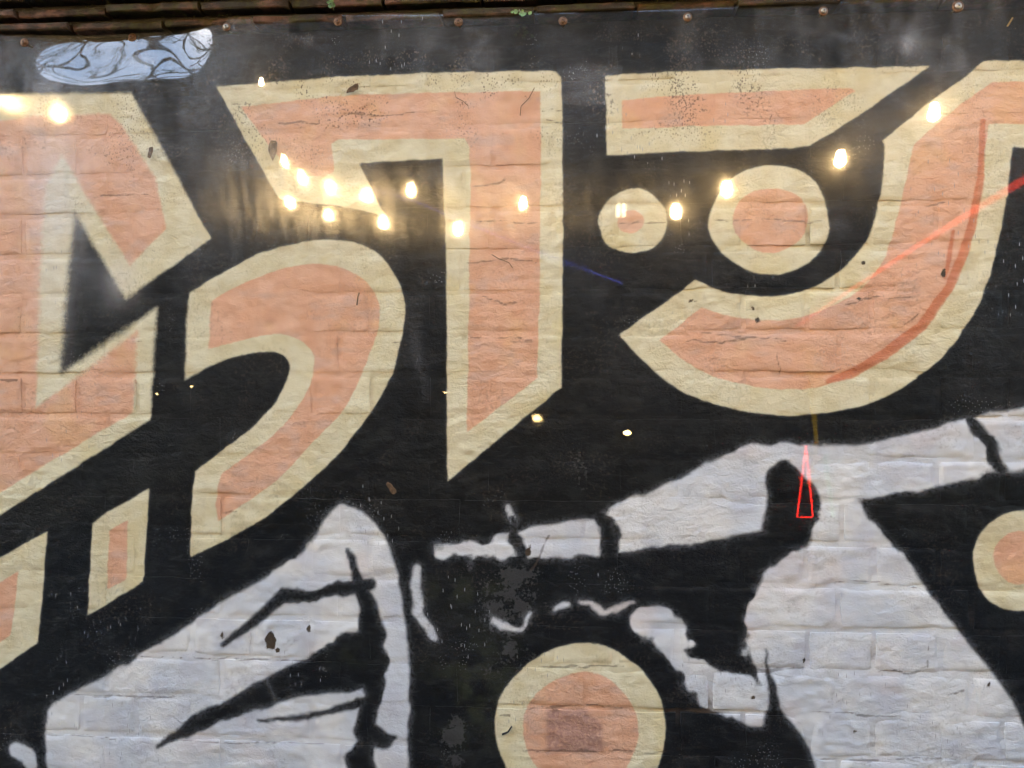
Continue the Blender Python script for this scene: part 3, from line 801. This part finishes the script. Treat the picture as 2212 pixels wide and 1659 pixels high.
def sprig(u, v, n, h, seed, label, hang=False):
    rnd = random.Random(seed)
    x, z = on_wall(u, v, -.05)
    root = empty('weed_sprig', (x, -.052, z)); tag(root, label, 'plant', 'weeds rooted in the tile ledge')
    for k in range(n):
        a = rnd.uniform(-.9, .9); L = h * rnd.uniform(.6, 1.1); s = -1 if hang else 1
        pts = [Vector((math.sin(a) * L * t * t + (.1 * L * t), -.012 * t - .01 * t * t, s * L * t * (1 - .25 * t))) for t in (0, .35, .7, 1)]
        bm = bmesh.new(); bm_tube(bm, pts, [.0007, .0006, .0005, .0003], 5)
        bm_obj('stem', bm, MAT_STEM, root)
        for q in range(3):
            p = pts[1 + q]; ang = a + rnd.uniform(-1.2, 1.2); ll = rnd.uniform(.006, .010)
            bm = bmesh.new()
            ax = Vector((math.sin(ang), -.35, s * math.cos(ang))).normalized(); sd = ax.cross(Vector((0, 1, 0))).normalized()
            prof = [(0, 0), (.3, .36), (.6, .42), (.85, .25), (1, 0)]
            l_ = [bm.verts.new(p + ax * ll * t + sd * ll * w) for t, w in prof]
            r_ = [bm.verts.new(p + ax * ll * t - sd * ll * w + Vector((0, .0008, 0))) for t, w in prof[1:-1]]
            m_ = [bm.verts.new(p + ax * ll * t + Vector((0, .0014, 0))) for t, w in prof[1:-1]]
            bm.faces.new((l_[0], l_[1], m_[0])); bm.faces.new((l_[0], m_[0], r_[0]))
            for i in range(2):
                bm.faces.new((l_[i + 1], l_[i + 2], m_[i + 1], m_[i])); bm.faces.new((m_[i], m_[i + 1], r_[i + 1], r_[i]))
            bm.faces.new((l_[3], l_[4], m_[2])); bm.faces.new((m_[2], l_[4], r_[2]))
            bm_obj('leaf', bm, MAT_GREEN, root)
sprig(1122, 22, 3, .022, 5, 'green weed sprig hanging from the ledge above the hooked letter', True)
sprig(722, 24, 2, .012, 8, 'tiny green seedling on the ledge above the fourth screw')

def moss():
    rnd = random.Random(3)
    V, F = [], []
    for k in range(520):
        x = rnd.uniform(-1.1, 1.0); c = rnd.choice([0, 1, 1, 2, 2])
        if math.sin(x * 7.3 + c) + math.sin(x * 17 + 2 * c) < .1: continue
        z = Z_LEDGE + [.0135, .0355, .057][c] + rnd.uniform(-.001, .003); y = -[.030, .042, .056][c] + rnd.uniform(-.006, .006)
        for q in range(6):
            a = rnd.uniform(0, 6.28); l = rnd.uniform(.0015, .0042)
            b = len(V); p = Vector((x + rnd.uniform(-.004, .004), y + rnd.uniform(-.003, .003), z))
            V += [p, p + Vector((math.cos(a) * l, math.sin(a) * l - .001, l * rnd.uniform(.2, 1))), p + Vector((math.cos(a + .8) * l, math.sin(a + .8) * l - .001, l * rnd.uniform(0, .8)))]
            F.append((b, b + 1, b + 2))
    o = mesh_obj('moss', V, F, simple('moss', (.04, .05, .012), (.10, .09, .03), 60, .95, .4, .002), wall, smooth=False)
    o['kind'] = 'stuff'
moss()

# ================================================================== THE YARD IN FRONT OF THE WALL (seen mirrored in the sheet)
MAT_PAVE = simple('yard_paving', (.007, .0068, .0065), (.013, .012, .011), 3, .9, .4, .01)
bm = bmesh.new()
bmesh.ops.create_grid(bm, x_segments=2, y_segments=2, size=400)
tag(bm_obj('ground', bm, MAT_PAVE, smooth=False), kind='structure')

BY, BH = -7.0, 7.0
def dark_brick():
    t = NT('sooty_brick')
    br = t.n('ShaderNodeTexBrick')
    mp = t.mapv((1, 1, 1), rot=(R(90), 0, 0)); t.lk(mp, br.inputs['Vector'])
    br.inputs['Color1'].default_value = (.018, .014, .012, 1); br.inputs['Color2'].default_value = (.028, .020, .016, 1); br.inputs['Mortar'].default_value = (.022, .020, .018, 1)
    br.inputs['Scale'].default_value = 1; br.inputs['Brick Width'].default_value = .225; br.inputs['Row Height'].default_value = .075; br.inputs['Mortar Size'].default_value = .01
    col = t.mix(t.ramp(t.noise(1.5, 5, .6), .4, .7), br.outputs[0], (.02, .018, .016))
    return t.done(t.principled(col, .85, t.bump(br.outputs['Fac'], .4, -.006)))
MAT_DARK = dark_brick()
MAT_FRAME = simple('dark_frame', (.02, .02, .02), (.035, .033, .03), 20, .5, .1, .001)
BULB_E = 60
MAT_BULB = emissive('bulb_glow', (1, .66, .28), BULB_E)
MAT_WIN = emissive('lit_window', (1, .80, .50), 1.8)
MAT_LAMP = emissive('lamp_glow', (1, .68, .25), 6)
MAT_RED = emissive('red_neon', (1, .03, .02), 1.5)
MAT_REDBAR = emissive('red_tube', (1, .06, .03), .5)
MAT_BLUE = emissive('blue_strip', (.12, .16, 1), .35)
MAT_YEL = emissive('amber_neon', (1, .62, .05), .10)
MAT_GRN = emissive('green_neon', (.12, 1, .4), .14)
bld = empty('facing_building', (0, BY, 0)); tag(bld, 'dark brick building across the yard, mirrored darkly in the sheet', 'building')
bm = bmesh.new(); bm_box(bm, -16, 16, -1.6, 0, 0, BH); bm_obj('facade', bm, MAT_DARK, bld, smooth=False)
bm = bmesh.new(); bm_box(bm, -16.1, 16.1, -1.7, .12, BH + .002, BH + .14, .02); bm_obj('roof_edge', bm, MAT_FRAME, bld, smooth=False)
def hit_facade(u, v, y):
    d = ray(u, v); x, z = on_wall(u, v, SY); n = sheet_normal(x, z)
    h = Vector((x, float(sheet_y(x, z)), z)); dn = d.normalized(); r = dn - 2 * dn.dot(n) * n
    t = (y - h.y) / r.y
    return h + r * t
p = hit_facade(1341, 456, BY)
wn_ = empty('window', (p.x, .0, p.z)); wn_.parent = bld
bm = bmesh.new()
for a, b, c, d in ((-.06, .06, -.02, 0), (-.06, .06, .16, .18), (-.06, -.05, .0, .16), (-.008, .008, 0, .16), (.05, .06, 0, .16)):
    bm_box(bm, a, b, .002, .05, c - .08, d - .08)
bm_obj('frame', bm, MAT_FRAME, wn_, smooth=False)
for s in (-1, 1):
    bm = bmesh.new(); bm_box(bm, .008 if s > 0 else -.05, .05 if s > 0 else -.008, .006, .02, -.078, .078)
    bm_obj('pane', bm, MAT_WIN, wn_, smooth=False)

# small wall lamps on the facade
for i, (u, v, r_) in enumerate([(1160, 903, .034), (1355, 935, .034), (411, 835, .011), (336, 851, .011), (961, 848, .010)]):
    p = hit_facade(u, v, BY + .14)
    lp = empty('wall_lamp', (p.x, BY, p.z))
    where = ['beside the hooked letter tip', 'right of the hooked letter tip', 'in the hollow of the curved letter', 'right of the far left letter', 'on the left edge of the hooked letter'][i]
    tag(lp, ('glowing amber wall lamp' if i < 2 else 'tiny amber wall lamp') + ' mirrored ' + where, 'lamp', 'wall lamps across the yard')
    bm = bmesh.new(); bm_lathe(bm, [(r_ * .9, 0), (r_ * .9, .03), (r_ * .4, .04), (r_ * .35, .10)], 12, Matrix.Rotation(R(-90), 4, 'X')); bm_obj('bracket', bm, MAT_FRAME, lp)
    bm = bmesh.new(); bmesh.ops.create_uvsphere(bm, u_segments=12, v_segments=8, radius=r_, matrix=Matrix.Translation((0, .10 + r_, 0)) @ Matrix.Diagonal((1.35, 1, .8, 1))); bm_obj('globe', bm, MAT_LAMP, lp)

# festoon strings
STRINGS = [
 ('long string of warm bulbs sweeping across the lettering, mirrored', [(2017,245,3.0),(1815,345,3.1),(1570,410,3.3),(1130,440,4.0),(888,412,4.2),(793,425,4.9),(714,407,5.2),(653,385,5.5),(615,350,5.9),(565,178,6.3)]),
 ('lower string of warm bulbs crossing between the two ringed circles, mirrored', [(1460,459,3.2),(990,497,3.8),(828,483,4.6),(710,465,5.0),(627,440,5.4)]),
 ('pair of streaked warm bulbs above the far left letter, mirrored', [(130,250,6.8),(20,222,7.4)]),
]
def bulb_parts(root, p, base):
    q = p - base
    bm = bmesh.new()
    bm_lathe(bm, [(.003, -.026), (.010, -.0235), (.0165, -.016), (.0185, -.006), (.0175, .005), (.0145, .016), (.012, .027), (.0115, .034)], 10, Matrix.Translation(q))
    b = bm_obj('bulb', bm, MAT_BULB, root)
    bm = bmesh.new()
    bm_lathe(bm, [(.016, .033), (.017, .040), (.017, .078), (.010, .086)], 14, Matrix.Translation(q))
    bm_obj('socket', bm, MAT_FRAME, b)
for label, bl in STRINGS:
    P = [mirrored(*b) for b in bl]
    order = sorted(P, key=lambda p: p.x)
    root = empty('festoon_string', tuple(order[0])); tag(root, label, 'string lights', 'string lights over the yard')
    pts = []
    ext = [order[0] + Vector((-2.2, -.4, 1.0))] + order + [order[-1] + Vector((2.0, .2, .9))]
    for a, b in zip(ext[:-1], ext[1:]):
        for k in range(6):
            t = k / 6
            pts.append(a.lerp(b, t) + Vector((0, 0, .088 - .10 * math.sin(math.pi * t) * min(1, (b - a).length) * .5)))
    pts.append(ext[-1] + Vector((0, 0, .088)))
    bm = bmesh.new(); bm_tube(bm, [p - order[0] for p in pts], .0035, 6)
    bm_obj('cable', bm, MAT_FRAME, root)
    for p in P: bulb_parts(root, p, order[0])

# neon tubes
def neon(name, label, cat, pxs, L, rad, mat, closed=False, taper=1):
    P = [mirrored(u, v, L if not isinstance(L, (list, tuple)) else L[i]) for i, (u, v) in enumerate(pxs)]
    if closed: P.append(P[0])
    root = empty(name, tuple(P[0])); tag(root, label, cat)
    pts = []
    for a, b in zip(P[:-1], P[1:]):
        for k in range(6): pts.append(a.lerp(b, k / 6) - P[0])
    pts.append(P[-1] - P[0])
    bm = bmesh.new(); bm_tube(bm, pts, [rad * (1 + (taper - 1) * k / (len(pts) - 1)) for k in range(len(pts))], 8); bm_obj('tube', bm, mat, root)
    for q in (pts[0], pts[len(pts) // 2]):
        bm = bmesh.new()
        bm_box(bm, q.x - .012, q.x + .012, q.y - .07, q.y - rad - .002, q.z - .012, q.z + .012)
        bm_obj('bracket', bm, MAT_FRAME, root, smooth=False)
neon('neon_triangle', 'narrow red neon triangle mirrored in front of the white field', 'neon sign', [(1741, 962), (1756, 1117), (1722, 1117)], 4.2, .0042, MAT_RED, True)
neon('neon_triangle', 'faint tall amber neon wedge mirrored below the big curved letter', 'neon sign', [(1744, 752), (1764, 960), (1748, 1050)], 4.3, .011, MAT_YEL)
neon('neon_strip', 'faint green neon strip mirrored right of the red triangle', 'neon sign', [(1782, 985), (1800, 1118)], 4.3, .006, MAT_GRN)
neon('neon_tube', 'slanting red light tube mirrored across the big curved letter', 'neon tube', [(2330, 318), (2180, 408), (1960, 545), (1720, 705)], 4.0, .020, MAT_REDBAR, False, .25)
neon('light_strip', 'thin blue light strip mirrored across the hooked letter stem', 'light strip', [(800, 408), (890, 432), (980, 470), (1160, 543), (1345, 613)], 5.0, .0035, MAT_BLUE)

# trees above the roof across the yard, mirrored in the buckled corner
MAT_BARK = simple('bark', (.05, .04, .03), (.09, .07, .05), 12, .9, .6, .01)
MAT_FOL = simple('foliage', (.035, .06, .02), (.07, .10, .035), 3, .7, .2, .01)
def tree(x, y, h, spread, seed, label):
    rnd = random.Random(seed)
    root = empty('tree', (x, y, 0)); tag(root, label, 'tree', 'trees behind the building across the yard')
    bm = bmesh.new(); tips = []
    def branch(p, d, L, r, depth):
        pts = [p]; q = p.copy(); dd = d.copy()
        for k in range(5):
            dd = (dd + Vector((rnd.uniform(-.22, .22), rnd.uniform(-.22, .22), rnd.uniform(-.05, .14)))).normalized()
            q = q + dd * L / 5; pts.append(q.copy())
        bm_tube(bm, pts, [r * (1 - .13 * k) for k in range(6)], 6, False)
        if depth == 0: tips.append(q); return
        for k in range(3 if depth > 1 else 4):
            s = pts[2 + k % 4]; a = rnd.uniform(0, 6.28)
            branch(s, (dd * .6 + Vector((math.cos(a), math.sin(a), rnd.uniform(-.1, .5))) * .75).normalized(), L * rnd.uniform(.5, .75), r * .5, depth - 1)
    branch(Vector((0, 0, 0)), Vector((0, 0, 1)), h * .55, .26, 0); tips.clear()
    top = Vector((0, 0, h * .5))
    for k in range(4):
        a = k * 1.57 + rnd.uniform(-.3, .3)
        branch(top + Vector((0, 0, rnd.uniform(-1, .2))), Vector((math.cos(a) * spread, math.sin(a) * spread, 1)).normalized(), h * .36, .17, 1)
    bm_obj('trunk', bm, MAT_BARK, root)
    V, F = [], []
    for tp in tips:
        if rnd.random() < .6: continue
        for k in range(120):
            p = tp + Vector((rnd.gauss(0, .28), rnd.gauss(0, .28), rnd.gauss(0, .22)))
            a = Vector((rnd.uniform(-1, 1), rnd.uniform(-1, 1), rnd.uniform(-1, 1))).normalized() * .075
            b = a.cross(Vector((rnd.uniform(-1, 1), rnd.uniform(-1, 1), 1))).normalized() * .04
            n = len(V); V += [p - a, p + b, p + a, p - b]; F.append((n, n + 1, n + 2, n + 3))
    mesh_obj('crown', V, F, MAT_FOL, root, smooth=False)
tree(-11.6, -11.0, 14.5, .8, 4, 'leafy tree mirrored at the left of the bright sky patch')
tree(-8.0, -11.4, 15.0, .8, 9, 'sparse tree mirrored in the middle of the bright sky patch')
tree(-5.0, -11.0, 12.5, .7, 12, 'small tree mirrored at the right of the bright sky patch')

scene.render.resolution_x = 1024
scene.render.resolution_y = 768
scene.render.engine = 'CYCLES'
scene.cycles.max_bounces = 6
scene.cycles.diffuse_bounces = 2
scene.cycles.glossy_bounces = 3
scene.cycles.transparent_max_bounces = 8
scene.cycles.use_adaptive_sampling = True
scene.cycles.adaptive_threshold = .04
scene.cycles.caustics_reflective = False
scene.cycles.use_denoising = True
